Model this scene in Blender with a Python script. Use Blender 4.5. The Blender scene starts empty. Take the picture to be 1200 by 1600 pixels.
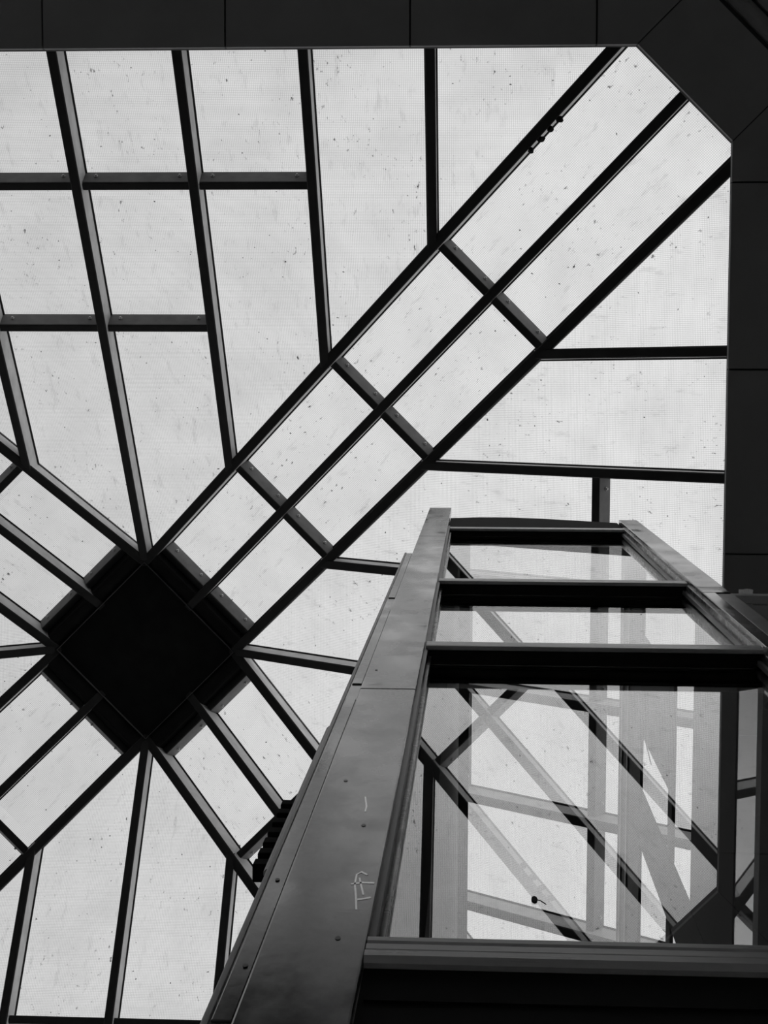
import bpy, bmesh, math, random
from mathutils import Vector, Matrix

random.seed(7)
sc = bpy.context.scene
COL = sc.collection

# ------------------------------------------------------------------ camera, sky, exposure
# plan axes: +X to the right of the picture, +Y down the picture, +Z up (the camera looks up the atrium)
ZO = 17.90                                   # height of the skylight's crown above the floor
F_PX = 2520.7                                # focal length in pixels of a 1200x1600 frame
CAM = Vector((3.3649, -2.6546, ZO - 16.3381))
AX, AY, AZ = 0.07302, 0.05507, 0.00430

def _rot():
    ca, sa, cb, sb, cc, sc_ = math.cos(AX), math.sin(AX), math.cos(AY), math.sin(AY), math.cos(AZ), math.sin(AZ)
    rx = Matrix(((1, 0, 0), (0, ca, -sa), (0, sa, ca)))
    ry = Matrix(((cb, 0, sb), (0, 1, 0), (-sb, 0, cb)))
    rz = Matrix(((cc, -sc_, 0), (sc_, cc, 0), (0, 0, 1)))
    return rz @ rx @ ry

R = _rot()
cam_data = bpy.data.cameras.new('camera')
cam = bpy.data.objects.new('camera', cam_data)
COL.objects.link(cam)
r0, r1, r2 = R[0], R[1], R[2]
m = Matrix.Identity(4)
for i in range(3):
    m[i][0], m[i][1], m[i][2], m[i][3] = r0[i], -r1[i], -r2[i], CAM[i]
cam.matrix_world = m
cam_data.sensor_fit = 'VERTICAL'
cam_data.sensor_height = 36.0
cam_data.lens = F_PX / 1600 * 36.0
cam_data.clip_start = 0.05
cam_data.clip_end = 500
sc.camera = cam

world = bpy.data.worlds.new('overcast_sky')
sc.world = world
world.use_nodes = True
wn = world.node_tree.nodes
wl = world.node_tree.links                    # overcast sky, a little brighter towards the veiled sun in the east (+X)
_tc = wn.new('ShaderNodeTexCoord')
_sx = wn.new('ShaderNodeSeparateXYZ')
_mr = wn.new('ShaderNodeMapRange')
_mr.inputs['From Min'].default_value = -1.0
_mr.inputs['From Max'].default_value = 1.0
_mr.inputs['To Min'].default_value = 0.36
_mr.inputs['To Max'].default_value = 1.24
wl.new(_tc.outputs['Generated'], _sx.inputs['Vector'])
wl.new(_sx.outputs['X'], _mr.inputs['Value'])
_cc = wn.new('ShaderNodeCombineColor')
for _k in range(3):
    wl.new(_mr.outputs['Result'], _cc.inputs[_k])
wl.new(_cc.outputs[0], wn['Background'].inputs['Color'])
wn['Background'].inputs['Strength'].default_value = 1.0

sc.view_settings.view_transform = 'Standard'
sc.view_settings.look = 'None'
sc.view_settings.gamma = 1.0
sc.view_settings.exposure = 0.0
sc.view_settings.use_curve_mapping = False

# ------------------------------------------------------------------ materials
def new_mat(name):
    mt = bpy.data.materials.new(name)
    mt.use_nodes = True
    return mt, mt.node_tree.nodes, mt.node_tree.links

def mottled(name, lo, hi, rough=0.5, scale=6.0, spec=0.5, rough_var=0.0, stretch=(1, 1, 1), bump=0.0, metallic=0.0):
    mt, n, l = new_mat(name)
    b = n['Principled BSDF']
    tc = n.new('ShaderNodeTexCoord')
    mp = n.new('ShaderNodeMapping')
    mp.inputs['Scale'].default_value = stretch
    nz = n.new('ShaderNodeTexNoise')
    nz.inputs['Scale'].default_value = scale
    nz.inputs['Detail'].default_value = 6
    nz.inputs['Roughness'].default_value = 0.6
    cr = n.new('ShaderNodeValToRGB')
    cr.color_ramp.elements[0].position = 0.3
    cr.color_ramp.elements[1].position = 0.7
    cr.color_ramp.elements[0].color = (lo, lo, lo, 1)
    cr.color_ramp.elements[1].color = (hi, hi, hi, 1)
    l.new(tc.outputs['Object'], mp.inputs['Vector'])
    l.new(mp.outputs['Vector'], nz.inputs['Vector'])
    l.new(nz.outputs['Fac'], cr.inputs['Fac'])
    l.new(cr.outputs['Color'], b.inputs['Base Color'])
    b.inputs['Roughness'].default_value = rough
    b.inputs['Specular IOR Level'].default_value = spec
    b.inputs['Metallic'].default_value = metallic
    if rough_var:
        mr = n.new('ShaderNodeMapRange')
        mr.inputs['From Min'].default_value = 0.3
        mr.inputs['From Max'].default_value = 0.7
        mr.inputs['To Min'].default_value = rough - rough_var
        mr.inputs['To Max'].default_value = rough + rough_var
        l.new(nz.outputs['Fac'], mr.inputs['Value'])
        l.new(mr.outputs['Result'], b.inputs['Roughness'])
    if bump:
        bp = n.new('ShaderNodeBump')
        bp.inputs['Strength'].default_value = bump
        bp.inputs['Distance'].default_value = 0.01
        l.new(nz.outputs['Fac'], bp.inputs['Height'])
        l.new(bp.outputs['Normal'], b.inputs['Normal'])
    return mt

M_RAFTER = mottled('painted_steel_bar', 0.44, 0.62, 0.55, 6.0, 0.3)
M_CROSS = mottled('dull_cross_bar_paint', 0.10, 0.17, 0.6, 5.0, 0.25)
M_UNDER = mottled('black_underside', 0.022, 0.034, 0.6, 5.0, 0.25)  # thin near-black layer added under each bar to darken its underside
M_GASKET = mottled('black_rubber', 0.010, 0.016, 0.7, 20, 0.2)
M_BOLT = mottled('zinc_bolt', 0.45, 0.6, 0.4, 30, 0.5)
M_CAP = mottled('black_crown_plate', 0.010, 0.018, 0.8, 4, 0.1)
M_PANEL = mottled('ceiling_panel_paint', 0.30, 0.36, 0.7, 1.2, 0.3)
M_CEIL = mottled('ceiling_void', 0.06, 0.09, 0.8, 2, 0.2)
M_WALL = mottled('wall_plaster', 0.68, 0.74, 0.8, 0.8, 0.2)
M_FLOOR = mottled('floor_stone', 0.52, 0.60, 0.6, 0.9, 0.3)
M_POST = mottled('worn_steel_cladding', 0.05, 0.30, 0.17, 5.0, 0.8, 0.10, (1, 1, 0.6), 0.09)
M_STRIP = mottled('grey_edge_strip', 0.34, 0.60, 0.35, 8.0, 0.5, 0.05, (1, 1, 0.4), 0.03)
M_RAIL = mottled('weathered_rail', 0.14, 0.40, 0.26, 9.0, 0.8, 0.08, (0.3, 1, 1), 0.05)
M_DARK = mottled('dark_lacquered_panel', 0.012, 0.02, 0.35, 4.0, 0.4)
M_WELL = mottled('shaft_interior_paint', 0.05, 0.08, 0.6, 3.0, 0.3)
M_CLUMP = mottled('dried_sealant', 0.02, 0.05, 0.9, 40, 0.1)
M_CHALK = mottled('bare_metal_scratch', 0.8, 0.95, 0.28, 60, 0.5, metallic=1.0)
def thin_paper():
    mt, n, l = new_mat('thin_white_paper')
    n.remove(n['Principled BSDF'])
    d = n.new('ShaderNodeBsdfDiffuse')
    t = n.new('ShaderNodeBsdfTranslucent')
    for b in (d, t):
        b.inputs['Color'].default_value = (0.9, 0.9, 0.9, 1)
    mx = n.new('ShaderNodeMixShader')
    mx.inputs[0].default_value = 0.6
    l.new(d.outputs[0], mx.inputs[1])
    l.new(t.outputs[0], mx.inputs[2])
    l.new(mx.outputs[0], n['Material Output'].inputs['Surface'])
    return mt
M_SCRAP = thin_paper()
M_BEAM = mottled('pale_beam_paint', 0.75, 0.82, 0.7, 4, 0.3)
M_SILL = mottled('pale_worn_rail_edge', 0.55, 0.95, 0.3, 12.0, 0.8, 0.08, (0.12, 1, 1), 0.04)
M_BRIGHT = mottled('bare_aluminium', 0.35, 0.5, 0.4, 12, 0.5)

def wired_glass():
    mt, n, l = new_mat('wired_glass')
    n.remove(n['Principled BSDF'])
    out = n['Material Output']
    uv = n.new('ShaderNodeUVMap')
    uv.uv_map = 'UVMap'
    sep = n.new('ShaderNodeSeparateXYZ')
    l.new(uv.outputs['UV'], sep.inputs['Vector'])

    def math_(op, a, b=None, clamp=False):
        nd = n.new('ShaderNodeMath')
        nd.operation = op
        nd.use_clamp = clamp
        for k, v in enumerate((a, b)):
            if v is None:
                continue
            if isinstance(v, (int, float)):
                nd.inputs[k].default_value = v
            else:
                l.new(v, nd.inputs[k])
        return nd.outputs[0]

    def lines(o):
        f = math_('FRACT', math_('DIVIDE', o, 0.0155))
        d = math_('ABSOLUTE', math_('SUBTRACT', f, 0.5))
        return math_('GREATER_THAN', d, 0.39)           # wire about a fifth of the mesh width
    wire = math_('MAXIMUM', lines(sep.outputs['X']), lines(sep.outputs['Y']))
    # per-pane shift so that no two panes carry the same stains
    oi = n.new('ShaderNodeObjectInfo')
    sh = n.new('ShaderNodeCombineXYZ')
    l.new(math_('MULTIPLY', oi.outputs['Random'], 91.7), sh.inputs['X'])
    l.new(math_('MULTIPLY', oi.outputs['Random'], 37.3), sh.inputs['Y'])
    add = n.new('ShaderNodeVectorMath')
    l.new(uv.outputs['UV'], add.inputs[0])
    l.new(sh.outputs[0], add.inputs[1])

    def noise(scale, sx, sy, detail, rough=0.6):
        mp = n.new('ShaderNodeMapping')
        mp.inputs['Scale'].default_value = (sx, sy, 1)
        nz = n.new('ShaderNodeTexNoise')
        nz.inputs['Scale'].default_value = scale
        nz.inputs['Detail'].default_value = detail
        nz.inputs['Roughness'].default_value = rough
        l.new(add.outputs[0], mp.inputs['Vector'])
        l.new(mp.outputs[0], nz.inputs['Vector'])
        return nz.outputs['Fac']

    def ramp(v, a, b, lo, hi):
        mr = n.new('ShaderNodeMapRange')
        mr.inputs['From Min'].default_value = a
        mr.inputs['From Max'].default_value = b
        mr.inputs['To Min'].default_value = lo
        mr.inputs['To Max'].default_value = hi
        l.new(v, mr.inputs['Value'])
        return mr.outputs['Result']
    smear = ramp(noise(1.6, 1, 1, 5), 0.40, 0.75, 0.0, 0.13)
    wisps = ramp(noise(5.0, 2.2, 0.6, 8, 0.7), 0.56, 0.76, 0.0, 0.26)
    dots = ramp(noise(26.0, 1, 1, 1, 0.5), 0.755, 0.79, 0.0, 0.8)
    region = ramp(noise(1.5, 1, 1, 3), 0.47, 0.58, 0.0, 1.0)
    specks = math_('MULTIPLY', ramp(noise(14.0, 1.6, 0.8, 5, 0.7), 0.61, 0.69, 0.0, 0.9), region)
    dirt = math_('SUBTRACT', 1.0, math_('ADD', math_('ADD', math_('ADD', smear, wisps), specks), dots), True)
    clear = math_('MULTIPLY', math_('SUBTRACT', 1.0, math_('MULTIPLY', wire, 0.27)), dirt)
    tint = math_('MULTIPLY', clear, 0.97)
    col = n.new('ShaderNodeCombineColor')
    for k in range(3):
        l.new(tint, col.inputs[k])
    tr = n.new('ShaderNodeBsdfTransparent')
    tl = n.new('ShaderNodeBsdfTranslucent')
    l.new(col.outputs[0], tr.inputs['Color'])
    l.new(col.outputs[0], tl.inputs['Color'])
    mx = n.new('ShaderNodeMixShader')
    mx.inputs[0].default_value = 0.15
    l.new(tr.outputs[0], mx.inputs[1])
    l.new(tl.outputs[0], mx.inputs[2])
    l.new(mx.outputs[0], out.inputs['Surface'])
    return mt

M_WIRED = wired_glass()

def clear_glass():
    mt, n, l = new_mat('clear_shaft_glass')
    n.remove(n['Principled BSDF'])
    g = n.new('ShaderNodeBsdfGlass')
    g.inputs['IOR'].default_value = 1.5
    g.inputs['Roughness'].default_value = 0.0
    g.inputs['Color'].default_value = (0.97, 0.97, 0.97, 1)
    l.new(g.outputs[0], n['Material Output'].inputs['Surface'])
    return mt

M_GLASS = clear_glass()

# ------------------------------------------------------------------ mesh helpers
def mesh_from(name, verts, faces, mat):
    me = bpy.data.meshes.new(name)
    me.from_pydata([tuple(v) for v in verts], [], faces)
    me.materials.append(mat)
    bm = bmesh.new()
    bm.from_mesh(me)
    bmesh.ops.recalc_face_normals(bm, faces=bm.faces)
    bm.to_mesh(me)
    bm.free()
    me.update()
    return me

def obj(name, me, parent=None, rz=0.0, loc=None):
    o = bpy.data.objects.new(name, me)
    COL.objects.link(o)
    if parent is not None:
        o.parent = parent
    o.rotation_euler.z = rz
    if loc is not None:
        o.location = loc
    return o

def empty(name, loc, label=None, cat=None, kind=None, group=None):
    o = bpy.data.objects.new(name, None)
    COL.objects.link(o)
    o.location = loc
    tag(o, label, cat, kind, group)
    return o

def tag(o, label=None, cat=None, kind=None, group=None):
    if label: o['label'] = label
    if cat: o['category'] = cat
    if kind: o['kind'] = kind
    if group: o['group'] = group
    return o

BOXF = [(0, 1, 2, 3), (7, 6, 5, 4), (0, 4, 5, 1), (1, 5, 6, 2), (2, 6, 7, 3), (3, 7, 4, 0)]

def box(name, x0, x1, y0, y1, z0, z1, mat, bevel=0.0):
    v = [(x0, y0, z0), (x1, y0, z0), (x1, y1, z0), (x0, y1, z0), (x0, y0, z1), (x1, y0, z1), (x1, y1, z1), (x0, y1, z1)]
    me = mesh_from(name, v, BOXF, mat)
    if bevel:
        bm = bmesh.new()
        bm.from_mesh(me)
        bmesh.ops.bevel(bm, geom=list(bm.edges), offset=bevel, segments=2, affect='EDGES', profile=0.5)
        bm.to_mesh(me)
        bm.free()
    return me

def profile(name, pts, x0, x1, mat):
    """a bar along X with the (y, z) outline pts"""
    n = len(pts)
    v = [(x0, y, z) for y, z in pts] + [(x1, y, z) for y, z in pts]
    f = [tuple(range(n)), tuple(range(2 * n - 1, n - 1, -1))]
    for i in range(n):
        j = (i + 1) % n
        f.append((i, j, n + j, n + i))
    return mesh_from(name, v, f, mat)

def profile_z(name, pts, z0, z1, mat):
    """an upright bar with the (x, y) outline pts"""
    n = len(pts)
    v = [(x, y, z0) for x, y in pts] + [(x, y, z1) for x, y in pts]
    f = [tuple(range(n)), tuple(range(2 * n - 1, n - 1, -1))]
    for i in range(n):
        j = (i + 1) % n
        f.append((i, j, n + j, n + i))
    return mesh_from(name, v, f, mat)

def beam(name, p0, p1, up, w, h, mat, lift=0.0, plumb=False):
    """bar whose underside is centred on p0-p1; it rises by h along up"""
    p0, p1 = Vector(p0), Vector(p1)
    d = (p1 - p0).normalized()
    s = d.cross(Vector(up)).normalized()
    u = s.cross(d).normalized()
    if u.z < 0:
        u = -u
    if plumb:                                # ends cut plumb, heights still measured square to the bar
        u = Vector((0, 0, 1)) / u.z
    c = w * 0.10
    prof = [(-w / 2 + c, 0), (w / 2 - c, 0), (w / 2, c), (w / 2, h), (-w / 2, h), (-w / 2, c)]
    v = [p0 + s * a + u * (b + lift) for a, b in prof] + [p1 + s * a + u * (b + lift) for a, b in prof]
    n = len(prof)
    f = [tuple(range(n)), tuple(range(2 * n - 1, n - 1, -1))] + [(i, (i + 1) % n, n + (i + 1) % n, n + i) for i in range(n)]
    return mesh_from(name, v, f, mat)

def tube(name, pts, r, mat, seg=8):
    v, f = [], []
    for i, p in enumerate(pts):
        p = Vector(p)
        a = Vector(pts[max(i - 1, 0)])
        b = Vector(pts[min(i + 1, len(pts) - 1)])
        d = (b - a).normalized()
        s = d.cross(Vector((0.31, 0.83, 0.46))).normalized()
        t = d.cross(s)
        for k in range(seg):
            an = 2 * math.pi * k / seg
            v.append(p + (s * math.cos(an) + t * math.sin(an)) * r)
    for i in range(len(pts) - 1):
        for k in range(seg):
            a, b = i * seg + k, i * seg + (k + 1) % seg
            f.append((a, b, b + seg, a + seg))
    f.append(tuple(range(seg)))
    f.append(tuple(range((len(pts) - 1) * seg, len(pts) * seg)))
    return mesh_from(name, v, f, mat)

# ------------------------------------------------------------------ skylight data
D = 0.9193            # half diagonal of the crown
G = 0.7912            # fall of the glazing per metre
T = 4.60              # run of the rafters beyond the crown
HV = 0.32             # glass above the rafters' undersides, measured upright
S_Z = -3.75           # underside of the ceiling, relative to the crown
L0, C0 = 5.318, 9.905 / math.sqrt(2)

# ------------------------------------------------------------------ the room
def octagon(w):
    L, C = L0 + w, C0 + w
    a = C * math.sqrt(2) - L
    return [(a, -L), (L, -a), (L, a), (a, L), (-a, L), (-L, a), (-L, -a), (-a, -L)]

def ring(name, inner, outer, z0, z1, mat):
    n = len(inner)
    v = [(x, y, z0) for x, y in inner] + [(x, y, z0) for x, y in outer] + [(x, y, z1) for x, y in inner] + [(x, y, z1) for x, y in outer]
    f = []
    for i in range(n):
        j = (i + 1) % n
        f += [(i, j, n + j, n + i), (2 * n + i, 2 * n + j, 3 * n + j, 3 * n + i), (i, j, 2 * n + j, 2 * n + i), (n + i, n + j, 3 * n + j, 3 * n + i)]
    return mesh_from(name, v, f, mat)

W = 9.0
big = [(W, -W), (W, -W), (W, W), (W, W), (-W, W), (-W, W), (-W, -W), (-W, -W)]
big = [(W - 1e-3, -W), (W, -W + 1e-3), (W, W - 1e-3), (W - 1e-3, W), (-W + 1e-3, W), (-W, W - 1e-3), (-W, -W + 1e-3), (-W + 1e-3, -W)]
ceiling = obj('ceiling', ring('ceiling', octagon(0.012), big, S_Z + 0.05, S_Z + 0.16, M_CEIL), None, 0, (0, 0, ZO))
tag(ceiling, 'dark panelled ceiling around the skylight opening', None, 'structure')

def slab(name, poly, z0, z1, mat):
    n = len(poly)
    v = [(x, y, z0) for x, y in poly] + [(x, y, z1) for x, y in poly]
    f = [tuple(range(n)), tuple(range(2 * n - 1, n - 1, -1))] + [(i, (i + 1) % n, n + (i + 1) % n, n + i) for i in range(n)]
    return mesh_from(name, v, f, mat)

PD, GAP = 0.655, 0.007
a0 = octagon(0)[0][0]
JX = [-4.278, -2.854, -1.427, 0.0, 1.427, 2.854, 4.278]
side_panels = []
for i in range(len(JX) - 1):
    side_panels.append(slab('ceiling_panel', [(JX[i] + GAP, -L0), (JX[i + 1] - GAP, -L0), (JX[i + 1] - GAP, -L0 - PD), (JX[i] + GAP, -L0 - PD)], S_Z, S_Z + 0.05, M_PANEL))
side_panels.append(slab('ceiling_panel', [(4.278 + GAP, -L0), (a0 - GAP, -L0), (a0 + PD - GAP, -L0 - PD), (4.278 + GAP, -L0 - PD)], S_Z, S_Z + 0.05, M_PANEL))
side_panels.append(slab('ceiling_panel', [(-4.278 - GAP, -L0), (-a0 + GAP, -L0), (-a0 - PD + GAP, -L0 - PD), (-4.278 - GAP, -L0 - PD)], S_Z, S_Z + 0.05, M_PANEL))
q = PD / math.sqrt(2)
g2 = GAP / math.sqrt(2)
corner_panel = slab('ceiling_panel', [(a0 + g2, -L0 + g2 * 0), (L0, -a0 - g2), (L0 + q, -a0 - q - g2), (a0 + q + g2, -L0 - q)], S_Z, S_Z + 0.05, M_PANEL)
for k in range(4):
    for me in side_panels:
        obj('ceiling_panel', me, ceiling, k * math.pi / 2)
    obj('ceiling_panel', corner_panel, ceiling, k * math.pi / 2)

# rounded moulding that runs round behind the panels, and the outer ceiling field
def round_ring(name, w0, w1, zc, drop, mat, seg=8):
    v, f = [], []
    n = 8
    for s in range(seg + 1):
        an = math.pi * s / seg
        w = (w0 + w1) / 2 - math.cos(an) * (w1 - w0) / 2
        z = zc - math.sin(an) * drop
        v += [(x, y, z) for x, y in octagon(w)]
    for s in range(seg):
        for i in range(n):
            j = (i + 1) % n
            f.append((s * n + i, s * n + j, (s + 1) * n + j, (s + 1) * n + i))
    for i in range(n):
        j = (i + 1) % n
        f.append((i, j, seg * n + j, seg * n + i))
    return mesh_from(name, v, f, mat)

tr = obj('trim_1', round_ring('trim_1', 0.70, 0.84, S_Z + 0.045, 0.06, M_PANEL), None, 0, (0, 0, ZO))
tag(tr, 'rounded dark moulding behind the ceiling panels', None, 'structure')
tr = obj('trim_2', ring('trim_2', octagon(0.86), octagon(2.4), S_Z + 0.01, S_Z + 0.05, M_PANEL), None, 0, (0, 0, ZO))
tag(tr, 'outer band of dark ceiling', None, 'structure')

H_C = ZO + S_Z + 0.16
for nm, x0, x1, y0, y1 in (('wall_north', -W, W, -W - 0.2, -W), ('wall_south', -W, W, W, W + 0.2), ('wall_west', -W - 0.2, -W, -W - 0.2, W + 0.2), ('wall_east', W, W + 0.2, -W - 0.2, W + 0.2)):
    tag(obj(nm, box(nm, x0, x1, y0, y1, 0, H_C, M_WALL)), 'plain plastered atrium wall', None, 'structure')
tag(obj('floor', box('floor', -W - 0.2, W + 0.2, -W - 0.2, W + 0.2, -0.2, 0.0, M_FLOOR)), 'grey stone atrium floor', None, 'structure')
# upstand between ceiling and skylight foot
tag(obj('trim_3', ring('trim_3', octagon(0.34), octagon(0.46), S_Z + 0.10, S_Z + 0.75, M_CEIL), None, 0, (0, 0, ZO)), 'upstand curb hidden above the ceiling edge', None, 'structure')

# ------------------------------------------------------------------ skylight
sky = empty('skylight', (0, 0, ZO), 'large pyramid skylight of wired glass in dark bars with a black square crown', 'skylight')

NF = Vector((0, -G, 1)).normalized()                 # outward normal of the facet at the top of the picture
NH = Vector((G / 2, -G / 2, 1)).normalized()         # outward normal of the diagonal strip right of it
NB = (NF + NH).normalized()
RW = 0.082

def fp(x, t, dz=0.0):
    return Vector((x, -D - t, -G * t + dz))

def hp(s, k, dz=0.0):
    """point on the diagonal strip: s from 0 (left border) to 1 (right border)"""
    return Vector((k + D * s, -D - k + D * s, -G * k + dz))

def bar(name, p0, p1, up, w, h):
    me = beam(name, p0, p1, up, w - 0.004, h - 0.014, M_RAFTER, 0.014, True)
    cv = beam('dark_underside', p0, p1, up, w, 0.014, M_UNDER, 0.0, True)
    gk = beam('gasket', p0, p1, up, w + 0.026, 0.014, M_GASKET, h - 0.016, True)
    return me, gk, cv

rafters = []
for x in range(-3, 4):
    t0 = abs(x) - (0.03 if x else -0.02)
    rafters.append(bar('rafter', fp(x, t0), fp(x, T), NF, RW, 0.25))
hip_bars = []
hip_bars.append(bar('hip_rafter', hp(0, -0.02), hp(0, T + 0.1), (0, 0, 1), RW * 1.12, 0.265))
hip_bars.append(bar('hip_rafter', hp(1, -0.02), hp(1, T + 0.1), (0, 0, 1), RW * 1.12, 0.265))
hip_bars.append(bar('hip_rafter', hp(0.5, -0.10), hp(0.5, T + 0.1), NH, RW, 0.28))

PW, PH = 0.075, 0.175
purlins = []      # (mesh, [bolt positions], axis)
def purlin(name, p0, p1, nrm, hgl, downhill):
    """cross bar under the glass, its underside higher than the rafters'"""
    lift = hgl - PH
    p0, p1 = Vector(p0), Vector(p1)
    me = (beam(name, p0, p1, nrm, PW - 0.004, PH - 0.012, M_CROSS, lift + 0.012), beam('dark_underside', p0, p1, nrm, PW, 0.012, M_UNDER, lift))
    d = (p1 - p0).normalized()
    up = nrm
    side = Vector(downhill).normalized()
    bolts = []
    ln = (p1 - p0).length
    for a in (0.10, ln - 0.10):
        bolts.append((p0 + d * a + up * (lift + PH * 0.62) + side * (PW / 2), side))
    return me, bolts

dn_f = Vector((0, -1, -G))
dn_h = Vector((1, -1, -2 * G / 2 * 1.0))
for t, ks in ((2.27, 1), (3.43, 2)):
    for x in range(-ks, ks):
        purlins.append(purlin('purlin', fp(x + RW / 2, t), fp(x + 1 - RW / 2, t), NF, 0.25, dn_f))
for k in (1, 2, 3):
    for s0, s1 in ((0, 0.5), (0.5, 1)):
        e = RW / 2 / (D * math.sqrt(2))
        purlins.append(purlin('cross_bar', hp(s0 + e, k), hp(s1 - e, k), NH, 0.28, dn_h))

def bolt_mesh():
    v, f = [], []
    for z, r in ((0, 0.017), (0.006, 0.017), (0.006, 0.011), (0.018, 0.010)):
        v += [(r * math.cos(math.pi * i / 3), r * math.sin(math.pi * i / 3), z) for i in range(6)]
    for s in range(3):
        for i in range(6):
            j = (i + 1) % 6
            f.append((s * 6 + i, s * 6 + j, s * 6 + 6 + j, s * 6 + 6 + i))
    f.append(tuple(range(18, 24)))
    f.append(tuple(range(5, -1, -1)))
    return mesh_from('bolt', v, f, M_BOLT)
BOLT = bolt_mesh()

def put_bolts(parent, bolts):
    for p, ax in bolts:
        b = obj('bolt', BOLT, parent)
        b.location = p
        b.rotation_euler = Vector((0, 0, 1)).rotation_difference(ax).to_euler()

# panes
def pane_mesh(poly, uvs):
    """slab of glass with flat metric UVs, poly already at glass level"""
    th = 0.012
    n = len(poly)
    v = [p for p in poly] + [p + Vector((0, 0, th)) for p in poly]
    me = bpy.data.meshes.new('pane')
    f = [tuple(range(n)), tuple(range(2 * n - 1, n - 1, -1))]
    me.from_pydata([tuple(p) for p in v], [], f[:1])
    me.materials.append(M_WIRED)
    ul = me.uv_layers.new(name='UVMap')
    for lp in me.loops:
        ul.data[lp.index].uv = uvs[lp.vertex_index % n]
    return me

SF = math.sqrt(1 + G * G)
SH = math.sqrt(2 + G * G)
def facet_pane(pts):
    return pane_mesh([fp(x, t, HV) for x, t in pts], [(x, t * SF) for x, t in pts])
def strip_pane(s0, s1, k0, k1):
    pts = [(s0, k0), (s1, k0), (s1, k1), (s0, k1)]
    return pane_mesh([hp(s, k, HV) for s, k in pts], [(s * D * math.sqrt(2), k * SH) for s, k in pts])

panes = []
for x in range(0, 5):
    lv = {0: [2.27, 3.43], 1: [3.43]}.get(x, [])
    xa, xb = float(x), float(min(x + 1, T))
    if xb <= xa:
        continue
    cuts = lv + [T]
    polys = []
    first = [(xa, xa), (xb, xb), (xb, cuts[0]), (xa, cuts[0])]
    if abs(xb - cuts[0]) < 1e-6:
        first = [(xa, xa), (xb, xb), (xa, cuts[0])]
    polys.append(first)
    for c0, c1 in zip(cuts[:-1], cuts[1:]):
        polys.append([(xa, c0), (xb, c0), (xb, c1), (xa, c1)])
    for p in polys:
        panes.append(facet_pane(p))
        panes.append(facet_pane([(-a, b) for a, b in p][::-1]))
hip_panes = []
for s0, s1 in ((0, 0.5), (0.5, 1)):
    for k0, k1 in ((0, 1), (1, 2), (2, 3), (3, T + 0.1)):
        hip_panes.append(strip_pane(s0, s1, k0, k1))

for r in range(4):
    rz = r * math.pi / 2
    for me, gk, cv in rafters + hip_bars:
        o = obj(me.name.split('.')[0], me, sky, rz)
        obj('gasket', gk, o)
        obj('dark_underside', cv, o)
    for (me, cv), bolts in purlins:
        o = obj(me.name.split('.')[0], me, sky, rz)
        obj('dark_underside', cv, o)
        put_bolts(o, bolts)
    for me in panes + hip_panes:
        obj('pane', me, sky, rz)

# crown: closing plate, roof above it, a raised lip and four collar bars
dd = D + 0.015
obj('crown_plate', slab('crown_plate', [(0, -dd), (dd, 0), (0, dd), (-dd, 0)], 0.015, 0.05, M_CAP), sky)
obj('crown_roof', slab('crown_roof', [(0, -D - 0.12), (D + 0.12, 0), (0, D + 0.12), (-D - 0.12, 0)], HV + 0.02, HV + 0.10, M_CAP), sky)
lip = beam('crown_lip', Vector((0, -D, -0.012)), Vector((D, 0, -0.012)), (0, 0, 1), 0.007, 0.03, M_CROSS)
collar = beam('collar_bar', hp(0.02, 0.035), hp(0.98, 0.035), NH, 0.19, 0.22, M_CAP, 0.02)
angle = [purlin('collar_angle', hp(s0 + 0.04, 0.125), hp(s1 - 0.04, 0.125), NH, 0.28, dn_h) for s0, s1 in ((0, 0.5), (0.5, 1))]
for r in range(4):
    rz = r * math.pi / 2
    obj('crown_lip', lip, sky, rz)
    obj('collar_bar', collar, sky, rz)
    for (me, cv), bolts in angle:
        o = obj('collar_angle', me, sky, rz)
        obj('dark_underside', cv, o)
        put_bolts(o, bolts)

# lumps of sealant on the diagonal bar near the corner
def lump(p, s, seed):
    rnd = random.Random(seed)
    bm = bmesh.new()
    bmesh.ops.create_icosphere(bm, subdivisions=2, radius=1.0)
    for v in bm.verts:
        v.co *= 0.8 + 0.4 * rnd.random()
    me = bpy.data.meshes.new('sealant_lump')
    bm.to_mesh(me)
    bm.free()
    me.materials.append(M_CLUMP)
    o = obj('sealant_lump', me, sky)
    o.location = p
    o.scale = s
    return o
for i, (k, z) in enumerate(((3.77, 0.06), (3.85, 0.10), (3.92, 0.09), (3.99, 0.06))):
    p = hp(0, k) + Vector((0.046, 0.046, 0.04))
    lump(p, (0.026 + 0.006 * (i % 2), 0.026, 0.03), 11 + i)

# ------------------------------------------------------------------ glazed lift shaft
BX, BY = CAM.x + 0.41, CAM.y + 0.955
shaft = empty('lift_shaft', (BX, BY, 0), 'tall glazed lift shaft with worn grey steel posts rising towards the skylight', 'lift shaft')
OX, OY, OZ = CAM.x - BX, CAM.y - BY, CAM.z           # shaft coordinates are given from the lens and shifted here

def sbox(name, x0, x1, y0, y1, z0, z1, mat, bevel=0.0, parent=None):
    return obj(name, box(name, x0 + OX, x1 + OX, y0 + OY, y1 + OY, max(z0 + OZ, 0.0), z1 + OZ, mat, bevel), parent or shaft)

YF, YG = 0.877, 0.955
YB = YF + 2 * (YG - YF)
LX0, LX1, RX0, RX1 = -0.332, -0.165, 1.028, 1.153
FLOOR = -OZ

# left post: sections of cladding over a core
lp = sbox('left_post', LX0 + 0.02, LX1 - 0.01, YF + 0.02, YB, FLOOR, 12.44, M_DARK)
for z0, z1 in ((FLOOR, 4.752), (4.758, 9.95), (9.956, 12.48)):
    sbox('post_cladding', LX0, LX1, YF, YF + 0.06, z0, z1, M_POST, 0.004, lp)
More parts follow.
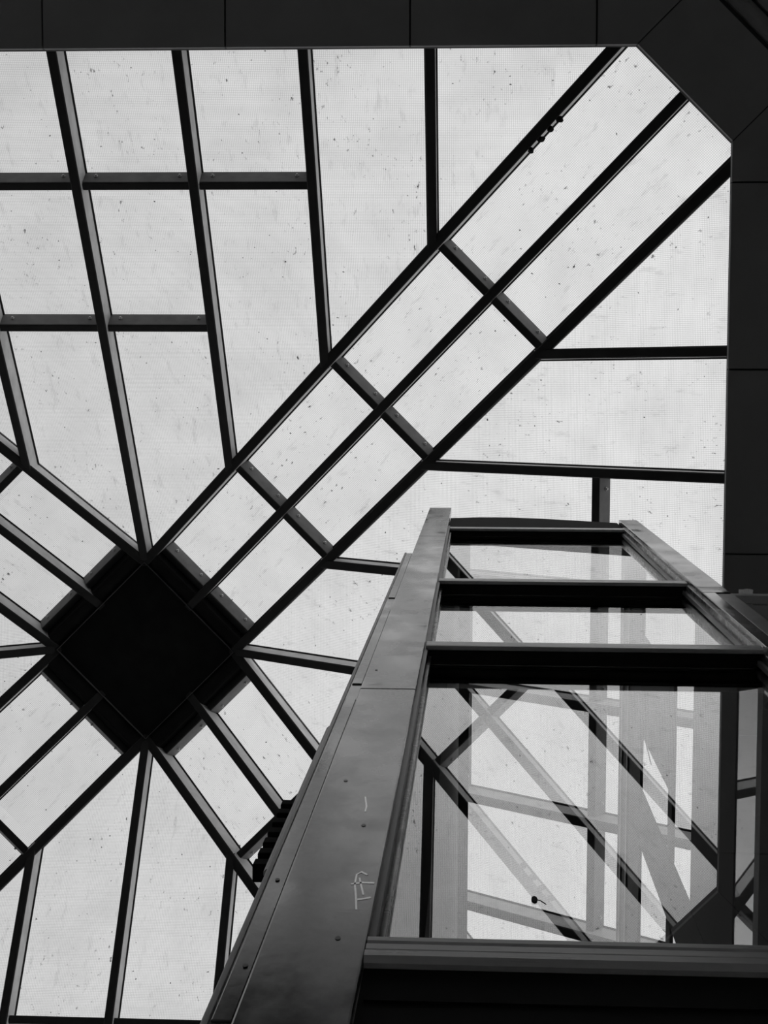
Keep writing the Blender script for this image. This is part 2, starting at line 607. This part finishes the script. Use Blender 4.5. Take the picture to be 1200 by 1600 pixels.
# stepped jamb between post and glass
sbox('jamb_step', LX1 - 0.012, LX1 + 0.012, YF + 0.018, YG - 0.004, FLOOR, 11.0, M_DARK, 0.002, lp)
sbox('jamb_step', LX1 - 0.012, LX1 + 0.022, YF + 0.05, YG - 0.004, FLOOR, 11.0, M_RAIL, 0.002, lp)
sbox('jamb_step', LX1 - 0.012, LX1 + 0.02, YG + 0.014, YB, FLOOR, 11.0, M_DARK, 0.002, lp)

# right post
rp = sbox('right_post', RX0 + 0.012, RX1 - 0.012, YF + 0.02, YB, FLOOR, 11.36, M_DARK)
sbox('post_cladding', RX0, RX1, YF, YF + 0.06, 7.416, 11.40, M_POST, 0.004, rp)
sbox('post_cladding', RX0, RX1, YF, YF + 0.06, 7.23, 7.41, M_POST, 0.004, rp)
sbox('post_cladding', RX0, 1.086, YF, YF + 0.06, FLOOR, 7.224, M_POST, 0.004, rp)
sbox('post_cladding', 1.088, RX1 + 0.012, YF + 0.005, YF + 0.06, FLOOR, 7.224, M_STRIP, 0.004, rp)
sbox('jamb_step', RX0 - 0.012, RX0 + 0.012, YF + 0.022, YG - 0.004, FLOOR, 11.0, M_RAIL, 0.003, rp)
sbox('jamb_step', RX0 - 0.024, RX0 + 0.012, YF + 0.052, YG - 0.004, FLOOR, 11.0, M_STRIP, 0.003, rp)
sbox('jamb_step', RX0 - 0.02, RX0 + 0.012, YG + 0.014, YB, FLOOR, 11.0, M_RAIL, 0.003, rp)

# strip down the outer edge of the left post
st = sbox('edge_strip', -0.372, LX0 + 0.004, YF + 0.008, YB, FLOOR, 8.95, M_POST)
sbox('edge_bead', -0.377, -0.366, YF + 0.004, YF + 0.05, FLOOR, 8.95, M_STRIP, 0.003, st)
for z0, z1 in ((6.95, 8.90), (4.86, 6.55), (2.20, 4.62), (FLOOR, 2.17)):
    sbox('cover_plate', -0.363, LX0 - 0.0015, YF + 0.004, YF + 0.05, z0, z1, M_POST, 0.002, st)
# toothed rack and conduit behind the strip
rack = sbox('toothed_rack', -0.392, -0.36, 0.935, 0.96, 3.14, 3.64, M_CAP)
for i in range(7):
    zz = 3.10 + 0.078 * i
    sbox('rack_tooth', -0.428, -0.388, 0.925, 0.962, zz, zz + 0.042, M_CAP, 0.003, rack)
obj('conduit', tube('conduit', [(-0.381 + OX, YF + 0.03 + OY, z + OZ) for z in (2.98, 3.3, 3.7, 4.3)], 0.010, M_STRIP), shaft)

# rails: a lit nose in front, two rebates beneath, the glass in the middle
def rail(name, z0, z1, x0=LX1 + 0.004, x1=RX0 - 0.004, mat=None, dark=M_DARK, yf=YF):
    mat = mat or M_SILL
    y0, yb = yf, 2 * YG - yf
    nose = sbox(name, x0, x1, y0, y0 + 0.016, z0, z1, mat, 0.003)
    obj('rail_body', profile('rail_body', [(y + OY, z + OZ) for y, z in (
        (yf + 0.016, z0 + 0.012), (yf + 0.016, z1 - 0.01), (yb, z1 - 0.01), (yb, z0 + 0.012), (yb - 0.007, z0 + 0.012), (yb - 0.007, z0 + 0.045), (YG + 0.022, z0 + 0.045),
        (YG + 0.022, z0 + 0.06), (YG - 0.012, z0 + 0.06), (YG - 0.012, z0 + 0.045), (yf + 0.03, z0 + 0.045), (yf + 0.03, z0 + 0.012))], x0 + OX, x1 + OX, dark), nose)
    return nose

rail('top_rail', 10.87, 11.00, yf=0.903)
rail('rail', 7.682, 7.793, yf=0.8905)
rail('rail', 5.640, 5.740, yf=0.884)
# sill with three grooves
sill_pts = [(YF + 0.006, 2.447), (YF - 0.004, 2.456), (YF - 0.004, 2.480), (YF + 0.004, 2.484), (YF + 0.004, 2.492), (YF, 2.496), (YF, 2.520), (YF + 0.006, 2.524), (YF + 0.006, 2.531),
            (YF, 2.535), (YF, 2.553), (YG - 0.004, 2.545), (YG - 0.004, 2.447)]
obj('sill', profile('sill', [(y + OY, z + OZ) for y, z in sill_pts], LX1 + 0.001 + OX, RX0 - 0.001 + OX, M_SILL), shaft)
lowp = sbox('lower_panel', LX1 + 0.002, RX0 - 0.002, YF + 0.014, YF + 0.075, FLOOR, 2.445, M_CAP)
sbox('panel_seam', LX1 + 0.01, RX0 - 0.01, YF + 0.010, YF + 0.016, 2.305, 2.309, M_CAP, 0, lowp)
# header over the top rail, its upper edge not quite straight
hv = [(LX1 + 0.004, 11.83), (0.05, 11.93), (0.29, 11.94), (0.5, 11.84), (0.75, 11.69), (RX0 - 0.004, 11.50)]
nh = len(hv)
hverts = []
for y in (YF + 0.03, YB):
    hverts += [(x + OX, y + OY, 11.02 + OZ) for x, z in hv] + [(x + OX, y + OY, z + OZ) for x, z in hv]
hf = []
for i in range(nh - 1):
    hf += [(i, i + 1, nh + i + 1, nh + i), (2 * nh + i, 2 * nh + i + 1, 3 * nh + i + 1, 3 * nh + i), (nh + i, nh + i + 1, 3 * nh + i + 1, 3 * nh + i), (i, i + 1, 2 * nh + i + 1, 2 * nh + i)]
hf += [(0, nh, 3 * nh, 2 * nh), (nh - 1, 2 * nh - 1, 4 * nh - 1, 3 * nh - 1)]
obj('header', mesh_from('header', hverts, hf, M_CAP), shaft)

# three panes of clear glass
for z0, z1, lean in ((7.786, 10.925, 0.0043), (5.733, 7.737, 0.0085), (2.54, 5.695, 0.0030)):   # none hangs quite plumb
    p = obj('pane', box('pane', LX1 + 0.006 + OX, RX0 - 0.006 + OX, 0, 0.008, 0, z1 - z0, M_GLASS), shaft)
    p.location = (0, YG - lean * (z1 - z0) / 2 + OY, z0 + OZ)
    p.rotation_euler.x = -lean

# side walls of the shaft
YE = 4.0
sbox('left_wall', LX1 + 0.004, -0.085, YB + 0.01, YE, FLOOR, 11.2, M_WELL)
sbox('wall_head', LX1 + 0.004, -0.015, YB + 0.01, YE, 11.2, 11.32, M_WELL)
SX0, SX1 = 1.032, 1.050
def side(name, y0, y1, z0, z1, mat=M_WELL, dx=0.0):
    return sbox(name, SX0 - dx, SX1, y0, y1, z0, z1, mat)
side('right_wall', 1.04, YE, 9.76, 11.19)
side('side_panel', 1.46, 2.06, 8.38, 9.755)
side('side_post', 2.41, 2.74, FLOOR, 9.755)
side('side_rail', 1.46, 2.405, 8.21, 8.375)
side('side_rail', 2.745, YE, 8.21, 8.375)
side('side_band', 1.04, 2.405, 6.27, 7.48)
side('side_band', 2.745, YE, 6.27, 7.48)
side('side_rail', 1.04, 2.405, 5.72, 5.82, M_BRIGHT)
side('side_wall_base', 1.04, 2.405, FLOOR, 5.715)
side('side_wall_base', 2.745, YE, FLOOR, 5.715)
sbox('side_pane', SX0 + 0.004, SX0 + 0.012, 1.04, 2.405, 5.825, 6.265, M_GLASS)
# two bright bars added as highlights along the head of the right wall
for z in (10.85, 10.45):
    sbox('highlight_bar', SX0 - 0.012, SX0 - 0.001, 1.2, YE, z, z + 0.06, M_BRIGHT)
# hanging loop of cable
loop = [(1.0, 1.62, 7.9), (0.99, 1.66, 8.5), (0.985, 1.75, 8.95), (0.985, 1.86, 9.1), (0.985, 1.96, 9.05), (0.99, 2.03, 8.8)]
obj('cable', tube('cable', [(x + OX, y + OY, z + OZ) for x, y, z in loop], 0.003, M_DARK), shaft)

# chalk scribble on the left post
def stroke(pts, w=0.0016):
    y = YF - 0.0006
    v, f = [], []
    for i, (x, z) in enumerate(pts):
        a = pts[max(i - 1, 0)]
        b = pts[min(i + 1, len(pts) - 1)]
        d = Vector((b[0] - a[0], b[1] - a[1])).normalized()
        nx, nz = -d.y * w, d.x * w * 3.0
        for yy in (y, YF + 0.001):
            v += [(x + nx + OX, yy + OY, z + nz + OZ), (x - nx + OX, yy + OY, z - nz + OZ)]
    for i in range(len(pts) - 1):
        a = i * 4
        f += [(a, a + 1, a + 5, a + 4), (a + 2, a + 3, a + 7, a + 6), (a, a + 2, a + 6, a + 4), (a + 1, a + 3, a + 7, a + 5)]
    return mesh_from('chalk_mark', v, f, M_CHALK)

for pts in ([(-0.1925, 2.686), (-0.1987, 2.7618), (-0.2056, 2.8293), (-0.2063, 2.8873), (-0.1985, 2.9037), (-0.1867, 2.8861)],
            [(-0.1999, 2.8682), (-0.1921, 2.8114), (-0.1861, 2.7688)],
            [(-0.2124, 2.8288), (-0.1921, 2.8391), (-0.1709, 2.8381)],
            [(-0.1957, 2.7405), (-0.1838, 2.7461), (-0.172, 2.7541)],
            [(-0.229, 3.459), (-0.2208, 3.3772), (-0.2206, 3.3331)]):
    obj('chalk_mark', stroke(pts), lp)

# screws in the cladding, a knob on the right post, a small sucker with a wire on the big pane
def disc(name, x, z, rx, rz_, y0, y1, mat, parent, seg=12):
    pts = [(x + rx * math.cos(2 * math.pi * i / seg), z + rz_ * math.sin(2 * math.pi * i / seg)) for i in range(seg)]
    v = [(a + OX, y0 + OY, b + OZ) for a, b in pts] + [(a + OX, y1 + OY, b + OZ) for a, b in pts]
    f = [tuple(range(seg)), tuple(range(2 * seg - 1, seg - 1, -1))] + [(i, (i + 1) % seg, seg + (i + 1) % seg, seg + i) for i in range(seg)]
    return obj(name, mesh_from(name, v, f, mat), parent)
for x, z in ((-0.283, 3.60), (-0.2167, 3.224), (-0.2116, 2.54), (-0.302, 5.08)):
    disc('screw', x, z, 0.0045, 0.009, YF - 0.001, YF + 0.01, M_DARK, lp)
for x, z in ((-0.348, 2.856), (-0.344, 2.414)):
    disc('screw', x, z, 0.004, 0.008, YF + 0.002, YF + 0.03, M_DARK, st)
kn = lump((0, 0, 0), (0.015, 0.015, 0.02), 3)
kn.parent = shaft
kn.name = 'knob'
kn.data.name = 'knob'
kn.data.materials[0] = M_BRIGHT
kn.location = (1.005 + OX, YF - 0.012 + OY, 5.49 + OZ)
sk = disc('sucker', 0.1223, 2.992, 0.0058, 0.017, YG - 0.007, YG - 0.001, M_GASKET, shaft)
obj('wire', tube('wire', [(0.1223 + OX, YG - 0.006 + OY, 2.992 + OZ), (0.133 + OX, YG - 0.008 + OY, 2.978 + OZ), (0.1427 + OX, YG - 0.006 + OY, 2.963 + OZ)], 0.0011, M_GASKET, 6), sk)

# ------------------------------------------------------------------ beam under the ceiling at the right, with a scrap on it
bz = ZO - 7.5
bm_o = obj('gantry_beam', box('gantry_beam', 4.62, 8.98, -1.567, -1.521, bz, bz + 0.09, M_BEAM, 0.005))
tag(bm_o, 'pale grey beam running from the right shaft post to the wall', 'beam')
obj('beam_plate', box('beam_plate', 4.62, 8.98, -1.513, -1.15, bz + 0.02, bz + 0.05, M_BEAM, 0.004), bm_o)
for xx in (4.9, 6.2, 7.5, 8.8):
    obj('beam_web', box('beam_web', xx, xx + 0.03, -1.55, -1.30, bz + 0.045, bz + 0.08, M_BEAM), bm_o)

pv, pf = [], []
for i in range(7):
    for j in range(5):
        u, w = i / 6, j / 4
        pv.append((0.075 * (u - 0.5) + 0.004 * random.random(), -0.05 * w + 0.02 + 0.004 * random.random(), 0.012 * math.sin(u * 7 + w * 3) + 0.02 * (1 - abs(2 * u - 1)) * w))
for i in range(6):
    for j in range(4):
        k = i * 5 + j
        pf.append((k, k + 1, k + 6, k + 5))
sp = obj('paper_scrap', mesh_from('paper_scrap', pv, pf, M_SCRAP))
sp.location = (4.872, -1.560, bz + 0.104)
tag(sp, 'small white crumpled scrap lying on the end of the pale grey beam', 'scrap')
